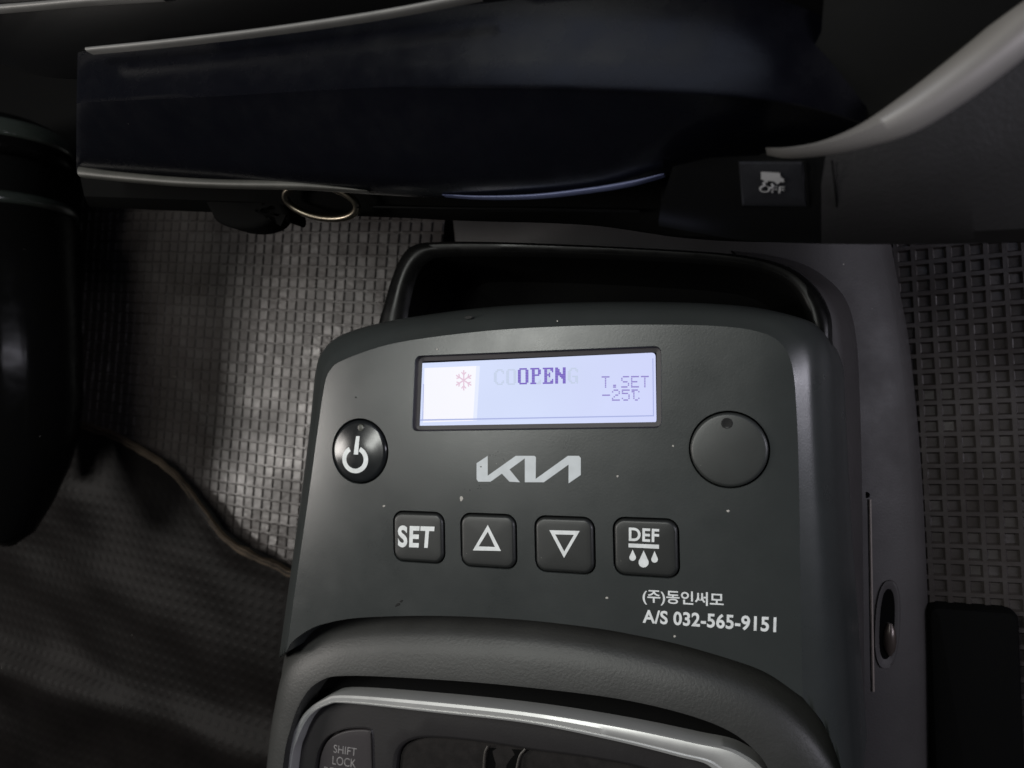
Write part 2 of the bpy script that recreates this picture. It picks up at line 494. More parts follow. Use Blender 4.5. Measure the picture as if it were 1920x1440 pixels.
cb = [on_shell(1668, 1168 + 12*k, .3) for k in range(6)]
v, f = tube(cb, [.5, 1.25, 1.5, 1.55, 1.3, .5], 14); mesh_obj('hole_highlight', v, f, mat('highlight_brown_grey', (0.07, 0.055, 0.048), .3, .5, metal=.4), base)  # brown-grey capsule painting in the glossy highlight of the hole

# ================================================================== CUP TRAY BEHIND THE PANEL
tray = thing('cup_tray', (12, 15, -45), 'glossy black rounded tray sticking out behind the top of the control panel', 'tray')
t_out = [(690, 700), (700, 612), (712, 570), (722, 535), (735, 498), (752, 468), (776, 453), (815, 449), (900, 449), (1000, 452), (1100, 456), (1200, 461), (1310, 467), (1405, 476), (1480, 496), (1528, 532), (1556, 580), (1562, 630), (1560, 720)]
t_in = [(748, 700), (756, 605), (763, 562), (771, 528), (784, 500), (803, 484), (830, 479), (900, 478), (1000, 479), (1100, 482), (1200, 486), (1300, 491), (1385, 499), (1450, 516), (1490, 546), (1510, 588), (1514, 635), (1514, 655), (1512, 720)]
zt = -13
O = catmull([P(x, y, zt) for x, y in t_out], 6); I = catmull([P(x, y, zt) for x, y in t_in], 6)
mid = lambda A, B, t, z: [Vector((a.x*(1-t) + b.x*t, a.y*(1-t) + b.y*t, z)) for a, b in zip(A, B)]
loops = [at_z(O, -42.2), at_z(O, -16), mid(O, I, .10, -14), mid(O, I, .3, -13), mid(O, I, .6, -13.1), mid(O, I, .86, -13.8), mid(O, I, 1.0, -15.2)]
v, f = loft(loops, closed=False); mesh_obj('tray_rim', v, f, m_tray, tray, sharp=50)
cen = Vector((15, 0, 0))
sh = lambda L, k, z: [Vector((cen.x + (p.x-cen.x)*k, cen.y + (p.y-cen.y)*k, z)) for p in L]
v, f = loft([at_z(I, -15.1), sh(I, .985, -22), sh(I, .96, -34), sh(I, .90, -38), sh(I, .4, -38.5)], closed=False); mesh_obj('tray_well', v, f, m_gap, tray, sharp=50)
# skirt fillet between tray and base at the right
sk = [(1370, 470), (1440, 478), (1510, 497), (1562, 532), (1592, 575), (1606, 640), (1612, 740), (1616, 900), (1620, 1200), (1626, 1700)]
A = catmull([P(x, y, -40) for x, y in sk], 6)
B = catmull([P(x, y, -30) for x, y in ((1378, 474), (1440, 486), (1496, 508), (1538, 545), (1562, 590), (1572, 650), (1576, 740), (1580, 900), (1590, 1200), (1612, 1700))], 6)
v, f = loft([[p + Vector((0, 0, -4)) for p in A], A, mid(A, B, .35, -35.5), mid(A, B, .75, -32), B, mid(A, B, 1.25, -29.5)], closed=False)
mesh_obj('tray_skirt', v, f, m_base, base, sharp=60)

# ================================================================== CONTROL PANEL
panel = thing('control_panel', (0, -25, -42), 'grey plastic control panel with lit display, power button, knob and four square keys', 'control panel')
def zS(x, y):
    xl = -52.5 - 0.155*(7 - y); xr = 62.0
    z = 0.0
    e = x - xl
    if e < 17: z -= 0.6*(1 - e/17)**2
    e = xr - x
    if e < 9: z -= 0.7*(1 - max(e, 0)/9)**2
    return z
cA = [(536,1222),(556,1080),(578,930),(596,800),(608,722),(619,694),(645,675),(740,644),(900,622),(1060,612),(1220,609),(1350,612),(1425,623),(1465,645),(1486,690),(1494,780),(1498,900),(1500,1030),(1502,1160),(1505,1308)]
cB = [(529,1227),(549,1080),(571,925),(588,795),(600,705),(613,670),(645,646),(735,616),(895,592),(1055,582),(1225,579),(1365,584),(1455,598),(1500,622),(1520,672),(1527,785),(1534,915),(1541,1040),(1548,1170),(1552,1372)]
cC = [(526,1232),(547,1082),(568,925),(584,795),(594,695),(609,655),(645,626),(735,601),(895,578),(1055,568),(1230,566),(1385,573),(1480,590),(1530,612),(1553,662),(1560,790),(1566,920),(1573,1050),(1582,1190),(1600,1500)]
arch = [(547,1203),(580,1180),(613,1168),(663,1159),(747,1155),(847,1155),(980,1162),(1113,1177),(1193,1191),(1273,1208),(1373,1237),(1440,1263)]
LA = at_z(catmull([P(x, y, -0.3) for x, y in cA], 8), zS)
LB = catmull([P(x, y, -3.0) for x, y in cB], 8)
LC = catmull([P(x, y, -9.0) for x, y in cC], 8)
N = len(LA)
archw = catmull([LA[0]] + [P(x, y, 0) for x, y in arch] + [LA[-1]], 6)[1:-1]
archw = at_z(archw, zS)
outline = LA + list(reversed(archw))

def px_rr(x0, x1, y0, y1, r, z=0):
    cx, cy = (x0+x1)/2, (y0+y1)/2
    a, b = P(x0, cy, z), P(x1, cy, z); c, d = P(cx, y0, z), P(cx, y1, z)
    return roundrect(a.x, b.x, d.y, c.y, r)
keys = [(737, 835, 958, 1056), (863, 970, 962, 1066), (1002, 1117, 967, 1076), (1149, 1275, 970, 1083)]
key_loops = [px_rr(*k, 2.7) for k in keys]
def px_circle(cx, cy, w, h, n=56):
    c = P(cx, cy, 0); a = P(cx - w/2, cy, 0); b = P(cx + w/2, cy, 0); t = P(cx, cy - h/2, 0); u = P(cx, cy + h/2, 0)
    return circle((a.x+b.x)/2, (t.y+u.y)/2, (b.x-a.x)/2, n, (t.y-u.y)/2)
pow_loop = px_circle(675, 846, 107, 124)
knob_loop = px_circle(1368, 843, 154, 147)
def quad_rr(c4, r, z=0, n=6):
    """rounded four-sided loop through pixel corners TL, TR, BR, BL"""
    q = [P(x, y, z) for x, y in c4]; L = []
    for i in range(4):
        p = q[i]; a = (q[i-1] - p).normalized(); b = (q[(i+1) % 4] - p).normalized()
        s, e = p + a*r, p + b*r
        for k in range(n):
            t = k/(n-1); L.append(s*(1-t)**2 + p*2*t*(1-t) + e*t*t)
    return L
lcd_loop = quad_rr([(778, 667), (1240, 648), (1241, 803), (772, 809)], 1.7)
holes = key_loops + [pow_loop, knob_loop, lcd_loop]
fv, ff = sheet(outline, [at_z(h, 0) for h in holes], zS, 2.6)
parts = [(fv, ff)]
for h in holes:                                            # rounded rims going down into each opening
    parts.append(loft([at_z(h, zS), at_z(inset(h, .07), lambda x, y: zS(x, y) - .06), at_z(inset(h, .12), lambda x, y: zS(x, y) - .22), at_z(inset(h, .12), -3.4)], True))
wgt = [max(0, min(1, (k/8 - 12.2)/2.0)) for k in range(N)]
LD = [Vector((p.x + 2.5*wk, p.y, -20)) for p, wk in zip(LC, wgt)]
LE = [Vector((p.x + 5.0*wk, p.y, -42)) for p, wk in zip(LC, wgt)]
bev = across([LA, LB, LC, LD], 5)
LA2 = [a*.93 + b*.07 for a, b in zip(LA, bev[1])]
for p, a in zip(LA2, LA): p.z = a.z - .04
shell = [LA, LA2] + bev[1:] + [LE]
AB, BC = bev[2], bev[7]
parts.append(loft(shell, closed=False))
endw = [LC[0], BC[0], LB[0], AB[0]] + [LA[0]] + archw + [LA[-1]] + [AB[-1], LB[-1], BC[-1], LC[-1]]
parts.append(loft([endw, [Vector((p.x, p.y - .12, p.z - .25)) for p in endw], [Vector((p.x, p.y + .3, min(p.z - 3, -17))) for p in endw]], closed=False))
v, f = join(*parts)
housing = mesh_obj('housing', v, f, m_house, panel, sharp=24)
v, f = sheet([Vector((p.x, p.y, 0)) for p in roundrect(-47, 58, -46, 5, 4)], [], lambda x, y: -3.2, 12)
mesh_obj('inner_chassis', v, f, m_gap, panel)

# keys
def button_mesh(loop, gap, h, dome, z0=-3.0, edge=.8, zoff=0.0):
    L0 = inset(loop, gap); n = len(L0); c = sum(L0, Vector())/n
    loops = [at_z(L0, z0), at_z(L0, h - edge + zoff)]
    for a in (25, 50, 75, 90):
        r = math.radians(a); loops.append(at_z(inset(L0, edge*(1-math.cos(r))), h - edge + edge*math.sin(r) + zoff))
    top = inset(L0, edge)
    for s in (.85, .65, .4, .15):
        z = h + dome*(1 - s*s) + zoff
        loops.append([Vector((c.x + (p.x-c.x)*s, c.y + (p.y-c.y)*s, z)) for p in top])
    return loft(loops, True, False, True)
SYM = 1.0
key_names = []
for i, L in enumerate(key_loops):
    v, f = button_mesh(L, .42, .55, .12, edge=.75)
    k = mesh_obj('key', v, f, m_button, panel, sharp=50)
    k['label'] = ['square black key marked SET', 'square black key marked with an upward triangle', 'square black key marked with a downward triangle', 'square black key marked DEF over three drops'][i]
    key_names.append(k)
zk = 0.72
def lift(outs, extra=None): return outs
writing('key_marking', 'SET', [(746, 985), (815, 987), (811, 1028), (746, 1026)], zk, m_print, key_names[0], thick=0.036, space=1.12)
flat([[(914.6, 984), (939.3, 1033), (886.5, 1032)], [(914.6, 997), (928, 1025.5), (897.5, 1024.5)]], zk, m_print, 'key_marking', key_names[1])
flat([[(1030, 994), (1087, 995.5), (1057.5, 1046)], [(1041, 1002), (1076, 1002.8), (1058, 1034)]], zk, m_print, 'key_marking', key_names[2])
writing('key_marking', 'DEF', [(1179, 989), (1236, 992), (1235.5, 1017), (1179, 1014)], zk, m_print, key_names[3], thick=0.026, space=1.06)
def drop(cx, y0, y1, wd):
    L = []; h = y1 - y0; r = wd/2; cy = y1 - r
    L.append((cx, y0))
    for k in range(15):
        a = math.radians(-38 + k*256/14)
        L.append((cx + r*math.cos(a), cy + r*math.sin(a)))
    return L
v, f = join(flat([[(1178.5, 1018.8), (1235.5, 1021.4), (1235.5, 1029), (1178.5, 1026.2)]], zk), flat([drop(1186.2, 1030.5, 1051.5, 12.5)], zk), flat([drop(1206.8, 1032, 1064, 19)], zk), flat([drop(1227.3, 1033, 1055, 12.5)], zk))
mesh_obj('defrost_symbol', v, f, m_print, key_names[3], smooth=False)

# power button: glossy dome
v, f = button_mesh(pow_loop, .45, .75, .60, edge=.9, zoff=-.35)
powb = mesh_obj('power_button', v, f, m_power, panel, sharp=60)
pc = sum(pow_loop, Vector())/len(pow_loop)
def zpow(x, y):
    rx = (max(p.x for p in pow_loop) - pc.x) - 1.35; ry = (max(p.y for p in pow_loop) - pc.y) - 1.35
    return .40 + .60*(1 - min(1, ((x-pc.x)/rx)**2 + ((y-pc.y)/ry)**2)) + .07
def arc_ring(cx, cy, ro, ri, yr, gap):
    out = []; n = 36
    for k in range(n+1):
        a = math.radians(-90 + gap + (360-2*gap)*k/n); out.append((cx + ro*math.cos(a), cy + ro*yr*math.sin(a)))
    for k in range(n, -1, -1):
        a = math.radians(-90 + gap + (360-2*gap)*k/n); out.append((cx + ri*math.cos(a), cy + ri*yr*math.sin(a)))
    return out
v, f = join(flat([arc_ring(669.5, 861, 24.5, 16.3, 1.06, 27)], zpow), flat([[(671.5 - 4*k/10, 817.5 + 3.4*k) for k in range(11)] + [(676 + 2.2*k/10, 852 - 3.45*k) for k in range(11)]], zpow))
mesh_obj('power_symbol', v, f, m_print, powb, smooth=False)
lc = P(676.5, 802, .6)
v, f = loft([at_z(circle(lc.x, lc.y, .95, 20), .45), at_z(circle(lc.x, lc.y, .8, 20), .70), at_z(circle(lc.x, lc.y, .3, 20), .74)], True, False, True)
mesh_obj('indicator_lamp', v, f, m_led, powb)

# knob: flat round cap with an indicator dimple
v, f = button_mesh(knob_loop, .42, .95, .28, edge=.7)
knob = mesh_obj('knob', v, f, m_knob, panel, sharp=60)
lc = P(1363, 794, 1.1)
v, f = loft([at_z(circle(lc.x, lc.y, 1.15, 24), 1.10), at_z(circle(lc.x, lc.y, 1.0, 24), 1.13), at_z(circle(lc.x, lc.y, .85, 24), 1.10)], True, False, True)
mesh_obj('indicator_dimple', v, f, m_dark, knob)

# ------------------------------------------------------------------ display
disp = mesh_obj('display', *loft([at_z(lcd_loop, zS) if False else at_z(inset(lcd_loop, .14), -.35), at_z(inset(lcd_loop, .2), -1.0), at_z(inset(lcd_loop, .35), -1.25), at_z(inset(lcd_loop, 1.3), -1.45), at_z(inset(lcd_loop, 1.35), -2.3)], True), m_frame, panel, sharp=30)
zs = -1.5
def screen_mat():
    m = bpy.data.materials.new('lit_screen'); m.use_nodes = True; nt = m.node_tree; b = nt.nodes['Principled BSDF']
    b.inputs['Base Color'].default_value = (0.02, 0.02, 0.03, 1); b.inputs['Specular IOR Level'].default_value = 0.04; b.inputs['Roughness'].default_value = 0.3
    tc = nt.nodes.new('ShaderNodeTexCoord'); sp = nt.nodes.new('ShaderNodeSeparateXYZ'); nt.links.new(tc.outputs['Object'], sp.inputs[0])
    r = nt.nodes.new('ShaderNodeValToRGB'); mr = nt.nodes.new('ShaderNodeMapRange')
    mr.inputs['From Min'].default_value = -0.028; mr.inputs['From Max'].default_value = 0.028
    nt.links.new(sp.outputs[0], mr.inputs['Value']); nt.links.new(mr.outputs[0], r.inputs[0])
    e = r.color_ramp.elements; e[0].position = 0.0; e[0].color = (*srgb(212, 222, 250), 1); e[1].position = 1.0; e[1].color = (*srgb(208, 214, 250), 1)
    for p, c in ((0.5, (208, 218, 247)),):
        q = e.new(p); q.color = (*srgb(*c), 1)
    n = nt.nodes.new('ShaderNodeTexNoise'); n.inputs['Scale'].default_value = 40; nt.links.new(tc.outputs['Object'], n.inputs['Vector'])
    mx = nt.nodes.new('ShaderNodeMix'); mx.data_type = 'RGBA'; mx.blend_type = 'MULTIPLY'; mx.inputs['Factor'].default_value = 0.12
    nt.links.new(r.outputs[0], mx.inputs['A']); nt.links.new(n.outputs['Fac'], mx.inputs['B'])
    nt.links.new(mx.outputs['Result'], b.inputs['Emission Color']); b.inputs['Emission Strength'].default_value = 1.05
    return m
scr_loop = quad_rr([(787, 681), (1229, 661), (1231, 794), (784, 799)], .9, zs)
n = len(scr_loop)
v, f = loft([at_z(scr_loop, zs)], True, True); screen = mesh_obj('screen', v, f, screen_mat(), disp, smooth=False)
# brighter left end of the lit screen
flat([[(796, 690), (893, 686), (887, 789), (793, 792)]], zs + .03, glow('bright_screen', srgb(246, 246, 252), .98), 'bright_patch', screen)
flat([[(893, 686), (900, 685.8), (894, 788.8), (887, 789)]], zs + .03, glow('half_bright_screen', srgb(226, 232, 250), 1.0), 'bright_patch', screen)
m_line = glow('screen_line', srgb(168, 178, 226), .95); m_edge = glow('screen_edge', srgb(190, 190, 246), .95)
v, f = join(flat([[(786, 786.5), (1226, 778.5), (1226, 780.5), (786, 789)]], zs + .05), flat([[(1223.3, 672), (1225, 672), (1226, 779), (1224.4, 779)]], zs + .05), flat([[(793.5, 720), (795, 720), (793.5, 787), (792, 787)]], zs + .05))
mesh_obj('window_outline', v, f, m_line, screen, smooth=False)
m_vio = glow('violet_letters', srgb(118, 92, 196), .9); m_vio2 = glow('pale_violet_letters', srgb(150, 138, 208), .92)
m_ghost = glow('ghost_letters', srgb(196, 208, 231), .97); m_pink = glow('pink_symbol', srgb(230, 202, 220), .94)
G = {'O': '7CC6C6C6C6C6C6C6C67C', 'P': 'FC6666667C60606060F0', 'E': 'FE6662687868606266FE', 'N': 'C6E6E6F6FEDECEC6C6C6',
     'C': '3C66C2C0C0C0C0C2663C', 'L': 'F0606060606060626 6FE'.replace(' ', ''), 'I': '3C18181818181818183C', 'G': '3C66C2C0C0DEC6C6663A'}
def pixels(rows, x0, y0, dx, dy, slx, z, w=8, fill=.93):
    """dot-matrix glyph; slx = vertical drift in pixels per pixel along the row"""
    v = []; f = []
    for j, r in enumerate(rows):
        k = 0
        while k < w:
            if r >> (w-1-k) & 1:
                e = k
                while e < w and r >> (w-1-e) & 1: e += 1
                xa = x0 + k*dx; xb = x0 + e*dx - dx*(1-fill); ya = y0 + j*dy; yb = ya + dy*fill
                b = len(v)
                v += [P(xa, ya + slx*(xa-x0), z), P(xb, ya + slx*(xb-x0), z), P(xb, yb + slx*(xb-x0), z), P(xa, yb + slx*(xa-x0), z)]
                f.append((b, b+1, b+2, b+3)); k = e
            else: k += 1
    return v, f
def big(ch): h = G[ch]; return [int(h[i:i+2], 16) for i in range(0, 20, 2)]
sl = -0.020
word = [pixels(big(c), 971 + 23.3*i, 690.5 + sl*23.3*i, 2.85, 3.05, sl, zs + .09) for i, c in enumerate('OPEN')]
mesh_obj('open_text', *join(*word), m_vio, screen, smooth=False)
word = [pixels(big(c), 926 + 23.1*i, 692.5 + sl*23.1*i, 2.75, 3.0, sl, zs + .06) for i, c in enumerate('COOLING')]
mesh_obj('ghost_text', *join(*word), m_ghost, screen, smooth=False)
S5 = {'T': (31,4,4,4,4,4,4), '.': (0,0,0,0,0,12,12), 'S': (15,16,16,14,1,1,30), 'E': (31,16,16,30,16,16,31), '-': (0,0,0,31,0,0,0),
      '2': (14,17,1,6,8,16,31), '5': (31,16,30,1,1,17,14), 'c': (30,25,8,8,8,9,6)}
word = [pixels(S5[c], 1128 + 18.4*i, 705.5 + sl*.5*18.4*i, 3.1, 3.2, sl*.5, zs + .09, 5, .8) for i, c in enumerate('T.SET')]
word += [pixels(S5[c], 1129 + 18.4*i, 730.5 + sl*.3*18.4*i, 3.1, 3.1, sl*.3, zs + .09, 5, .8) for i, c in enumerate('-25c')]
mesh_obj('set_temperature_text', *join(*word), m_vio2, screen, smooth=False)
fl = []
for k in range(6):
    a = math.radians(90 + 60*k); c, s = math.cos(a), math.sin(a)
    def bar(r0, r1, wd, off=0.0, rr=0.0):
        aa = a + off; cc, ss = math.cos(aa), math.sin(aa); bx, by = 869.5 + rr*c, 713 - rr*s*1.15
        return [(bx + r0*cc - wd*ss, by - (r0*ss + wd*cc)*1.15), (bx + r1*cc - wd*ss, by - (r1*ss + wd*cc)*1.15), (bx + r1*cc + wd*ss, by - (r1*ss - wd*cc)*1.15), (bx + r0*cc + wd*ss, by - (r0*ss - wd*cc)*1.15)]
    fl += [flat([bar(0, 16.5, 1.15)], zs + .09 + .002*k), flat([bar(0, 6, 1.0, .8, 9)], zs + .11 + .002*k), flat([bar(0, 6, 1.0, -.8, 9)], zs + .13 + .002*k)]
mesh_obj('snowflake_symbol', *join(*fl), m_pink, screen, smooth=False)

# ------------------------------------------------------------------ print on the face
def zp(x, y): return zS(x, y) + .035
kz = lambda x, y: (600 + x/3.84, 750 + y/3.84)
lg = [(1128,570),(1140,588),(1228,588),(1310,530),(1365,588),(1440,592),(1365,500),(1475,420),(1475,592),(1612,592),(1790,465),(1790,600),(1878,540),(1878,418),(1864,402),(1785,402),(1553,568),(1555,412),(1545,402),(1410,402),(1208,545),(1208,402),(1128,455)]
flat([[kz(*p) for p in lg]], zp, m_logo, 'logo', panel)
writing('company_text', '(주)동인써모', [(1205, 1104), (1357, 1112), (1357, 1142), (1205, 1133)], zp, m_print, panel, thick=0.017)
writing('phone_text', 'A/S 032-565-9151', [(1205, 1142.5), (1456, 1157), (1455, 1186), (1205, 1168)], zp, m_print, panel, thick=0.026, space=1.04)
def blob(px, py, r, z, mt, name, parent, n=9, h=.06, st=1.0, ang=0):
    L = []
    for k in range(n):
        a = 2*math.pi*k/n; q = r*random.uniform(.7, 1.2)
        dx, dy = q*math.cos(a)*st, q*math.sin(a)/st
        L.append((px + dx*math.cos(ang) - dy*math.sin(ang), py + dx*math.sin(ang) + dy*math.cos(ang)))
    W = [P(x, y, z) for x, y in L]
    W = at_z(W, lambda x, y: (zS(x, y) if z == 0 else z) + .03)
    v, f = loft([W, [q + Vector((0, 0, h)) for q in inset(W, .08)]], True, False, True)
    return mesh_obj(name, v, f, mt, parent)
m_dust = mat('pale_dust', (0.42, 0.40, 0.37), 0.9, 0.1)
for x, y, r, st in ((865, 935, 4.2, .8), (1365, 958, 3.0, 1.2), (1158, 893, 2.2, 1), (720, 949, 2.2, 1.2), (1265, 1193, 2.6, 1), (1138, 1121, 2.2, 1.2), (1262, 836, 2.0, 1.0), (820, 655, 1.6, 1), (1045, 602, 1.6, 1)):
    blob(x, y, r, 0, m_dust, 'dust_speck', panel, st=st)
for x, y, r, st, a in ((746, 1134, 3.6, 1.5, -.6), (753, 1127, 3.0, 1.2, -.5), (667, 745, 1.8, 1.2, 0), (902, 875, 1.6, 1, 0)):
    blob(x, y, r, 0, m_dark, 'scuff_mark', panel, st=st, ang=a)
b_ = blob(879, 595, 5.5, -1.5, m_dark, 'scuff_mark', panel, st=1.5)

# ================================================================== SHIFT CONSOLE BELOW THE PANEL
shift = thing('shift_console', (0, -85, -42), 'dark grey shift lever surround with a curved silver trim ring, below the control panel', 'shift console')
s_out = [(466,1800),(477,1640),(492,1440),(507,1320),(523,1225),(572,1172),(670,1148),(850,1144),(1050,1156),(1250,1190),(1420,1242),(1530,1322),(1590,1440),(1630,1640),(1650,1800)]
s_mid = [(472,1800),(484,1640),(499,1440),(515,1325),(540,1250),(600,1208),(680,1188),(850,1186),(1045,1203),(1240,1243),(1395,1293),(1500,1367),(1562,1462),(1610,1640),(1630,1800)]
s_in = [(500,1800),(515,1640),(530,1440),(545,1365),(566,1312),(597,1279),(650,1267),(830,1275),(1000,1290),(1180,1314),(1330,1354),(1410,1402),(1452,1470),(1500,1640),(1520,1800)]
r_out = [(505,1800),(520,1640),(535,1440),(545,1378),(572,1335),(605,1312),(650,1303),(830,1317),(1000,1336),(1160,1362),(1300,1391),(1388,1414),(1448,1474),(1494,1640),(1514,1800)]
r_in = [(517,1800),(532,1640),(547,1440),(560,1385),(582,1343),(615,1322),(655,1319),(820,1337),(985,1356),(1140,1387),(1265,1418),(1332,1440),(1362,1500),(1392,1640),(1412,1800)]
cm = lambda L, z: catmull([P(x, y, z) for x, y in L], 8)
So, Sm, Si = cm(s_out, -9), cm(s_mid, -4.5), cm(s_in, -2.6)
left_drop = [Vector((p.x, p.y, -40)) for p in So]
lp = [left_drop, at_z(So, -13.5), [a*.6 + b*.4 + Vector((0, 0, -2.2)) for a, b in zip(So, Sm)], [a*.2 + b*.8 + Vector((0, 0, -.5)) for a, b in zip(So, Sm)], [a*.88 + b*.12 for a, b in zip(Sm, Si)], [a*.5 + b*.5 + Vector((0, 0, .25)) for a, b in zip(Sm, Si)], [a*.08 + b*.92 + Vector((0, 0, .12)) for a, b in zip(Sm, Si)], Si, [p + Vector((0, 0, -.5)) for p in Si], at_z(Si, -12)]
lp[1] = [Vector((p.x, p.y, -12.5)) for p in So]
v, f = loft(lp, closed=False); mesh_obj('surround', v, f, m_bezel, shift, sharp=60)
Ro, Ri = cm(r_out, -5.3), cm(r_in, -5.7)
gl = [Vector((p.x, p.y, -11)) for p in Si]
v, f = loft([gl, at_z(mid(Si, Ro, .5, 0), -11.6), at_z(Ro, -11)], closed=False); mesh_obj('groove', v, f, m_gap, shift)
v, f = loft([at_z(Ro, -11.2), at_z(Ro, -6.0), mid(Ro, Ri, .08, -5.4), mid(Ro, Ri, .3, -5.05), mid(Ro, Ri, .62, -5.15), mid(Ro, Ri, .74, -5.45), mid(Ro, Ri, .80, -5.25), mid(Ro, Ri, .94, -5.45), mid(Ro, Ri, 1, -6.1), at_z(Ri, -10)], closed=False)
mesh_obj('trim_ring', v, f, m_silver, shift, sharp=30)
plate_out = at_z(Ri, -8.9)
btn_hole_px = [(586,1800),(588,1500),(590,1438),(598,1402),(614,1379),(640,1366),(670,1362),(692,1364),(700,1374),(702,1420),(704,1500),(706,1800)]
gate_px = [(728,1800),(733,1500),(735,1430),(744,1400),(768,1383),(810,1378),(900,1386),(1000,1402),(1100,1415),(1200,1434),(1290,1462),(1330,1500),(1345,1600),(1350,1800)]
bh = [P(x, y, -8.9) for x, y in btn_hole_px]; gh = [P(x, y, -8.9) for x, y in gate_px]
bh = catmull(bh, 4); gh = catmull(gh, 4)
# keep the openings clear of the lower end of the plate
ylim = plate_out[0].y + 4
bh = [Vector((p.x, max(p.y, ylim), 0)) for p in bh]; gh = [Vector((p.x, max(p.y, ylim), 0)) for p in gh]
def dedupe(L):
    out = [L[0]]
    for p in L[1:]:
        if (p - out[-1]).length > .05: out.append(p)
    return out
bh, gh = dedupe(bh), dedupe(gh)
pv, pf = sheet(plate_out, [bh, gh], lambda x, y: -8.9, 4)
v, f = join((pv, pf), loft([at_z(bh, -8.9), at_z(inset(bh, .25), -8.55), at_z(inset(bh, .5), -9.0), at_z(inset(bh, .55), -13)], True), loft([at_z(gh, -8.9), at_z(inset(gh, .3), -9.0), at_z(inset(gh, .9), -9.6), at_z(inset(gh, 1.3), -15)], True))
mesh_obj('shift_plate', v, f, m_plate, shift, sharp=40)
v, f = button_mesh(bh, 1.0, -9.3, .05, z0=-13, edge=.4); sb = mesh_obj('shift_lock_button', v, f, mat('shift_lock_plastic', (0.032, 0.028, 0.030), .5, .4, grain=.15), shift, sharp=50)
m_worn = mat('worn_grey_print', (0.20, 0.19, 0.19), .6, .3, var=.3, vscale=600)
zb = -9.2
writing('button_marking', 'SHIFT', [(626, 1396), (669, 1403), (668, 1418), (625, 1411)], zb, m_worn, sb, thick=0.0)
writing('button_marking', 'LOCK', [(624, 1417), (668, 1424), (667, 1440), (623, 1433)], zb, m_worn, sb)
writing('button_marking', 'RELEASE', [(608, 1437), (676, 1447), (675, 1462), (607, 1452)], zb, m_worn, sb)
v, f = loft([at_z(inset(gh, 1.4), -10.8), at_z(inset(gh, 3.0), -10.2), at_z(inset(gh, 6), -10.6)], True, False, True); mesh_obj('gate_brush', v, f, m_boot, shift, sharp=70)
g1 = [P(915, 1398, -9.6), P(908, 1420, -9.6), P(905, 1500, -9.8)]; g2 = [P(985, 1404, -9.6), P(972, 1425, -9.4), P(960, 1500, -9.6)]
for g in (g1, g2):
    v, f = tube(catmull(g, 5), .28, 8); mesh_obj('gate_rib', v, f, mat('rib_plastic', (0.05, 0.045, 0.04), .5, .4), shift)
v, f = loft([catmull([P(918, 1402, -9.9), P(912, 1424, -9.9), P(908, 1500, -10)], 5), catmull([P(945, 1404, -11), P(940, 1430, -11), P(934, 1500, -11)], 5), catmull([P(982, 1406, -9.9), P(969, 1427, -9.9), P(958, 1500, -10)], 5)], closed=False)
mesh_obj('gate_slot', v, f, m_gap, shift)

# ================================================================== DASHBOARD ABOVE
dash = thing('dashboard', (0, 60, 0), 'bulging navy black lower dashboard with silver trim lines across the top', 'dashboard')
rows = [([(132,99),(165,94),(400,66),(640,34),(850,8),(1100,-30),(1400,-70),(1640,-100)], 39.5),
        ([(130,108),(165,102),(400,78),(640,48),(850,24),(1100,-8),(1400,-40),(1640,-60)], 40.5),
        ([(126,182),(165,180),(400,172),(640,160),(850,155),(1100,150),(1400,150),(1640,150)], 42),
        ([(126,204),(165,202),(400,192),(640,180),(850,172),(1100,168),(1400,168),(1640,170)], 41.7),
        ([(126,286),(165,290),(400,300),(640,318),(850,328),(1100,312),(1330,268),(1600,236)], 31),
        ([(126,312),(165,320),(400,338),(640,356),(850,366),(1100,353),(1330,298),(1600,262)], 25),
        ([(126,318),(165,327),(400,343),(640,361),(850,370),(1100,356),(1330,302),(1600,268)], 23)]
Ls = [catmull([P(x, y, z) for x, y in r], 8) for r, z in rows]
Ls.append([Vector((p.x, p.y + 4, p.z - 4)) for p in Ls[-1]]); Ls.append([Vector((p.x, p.y + 40, p.z - 10)) for p in Ls[-1]])
nn = len(Ls[0])
for L in Ls:                                               # both ends roll back into the dark
    for i, p in enumerate(L):
        t = max(0, 1 - i/9.0); q = max(0, 1 - (nn-1-i)/10.0)
        b = max(0, i/nn - .42)/.58
        p.z -= 4*t*t + 8*q*q + 7*b*b
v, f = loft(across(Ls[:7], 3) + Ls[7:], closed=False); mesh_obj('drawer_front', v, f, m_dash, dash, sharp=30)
m_thin = mat('thin_silver_trim', (0.13, 0.126, 0.122), 0.5, 0.4, metal=0.2, var=0.15, vscale=60)
def strip(px_top, px_bot, z, h, mt, name, parent, n=8):
    A = catmull([P(x, y, z) for x, y in px_top], n); B = catmull([P(x, y, z) for x, y in px_bot], n)
    v, f = loft([mid(A, B, 0, z-1.5), mid(A, B, .02, z), mid(A, B, .25, z+h*.8), mid(A, B, .5, z+h), mid(A, B, .75, z+h*.8), mid(A, B, .98, z), mid(A, B, 1, z-1.5)], closed=False)
    return mesh_obj(name, v, f, mt, parent, sharp=70)
strip([(163, 88), (300, 74), (480, 53), (640, 30), (760, 10), (900, -18)], [(163, 97), (300, 84), (480, 63), (640, 41), (760, 21), (900, -6)], 45.5, .5, m_thin, 'trim_strip', dash)
strip([(-60, 12), (60, 3), (160, -6), (300, -16)], [(-60, 24), (60, 14), (160, 5), (300, -4)], 47, .5, m_thin, 'trim_strip', dash)
strip([(148, 311), (220, 321), (330, 331), (430, 336), (540, 337), (600, 344), (690, 357)], [(148, 331), (220, 338), (330, 347), (430, 351), (540, 353), (600, 355), (690, 360)], 26.2, .5, mat('worn_trim', (0.042, 0.041, 0.037), .5, .35, metal=.2, var=.25, vscale=80), 'lower_trim', dash)
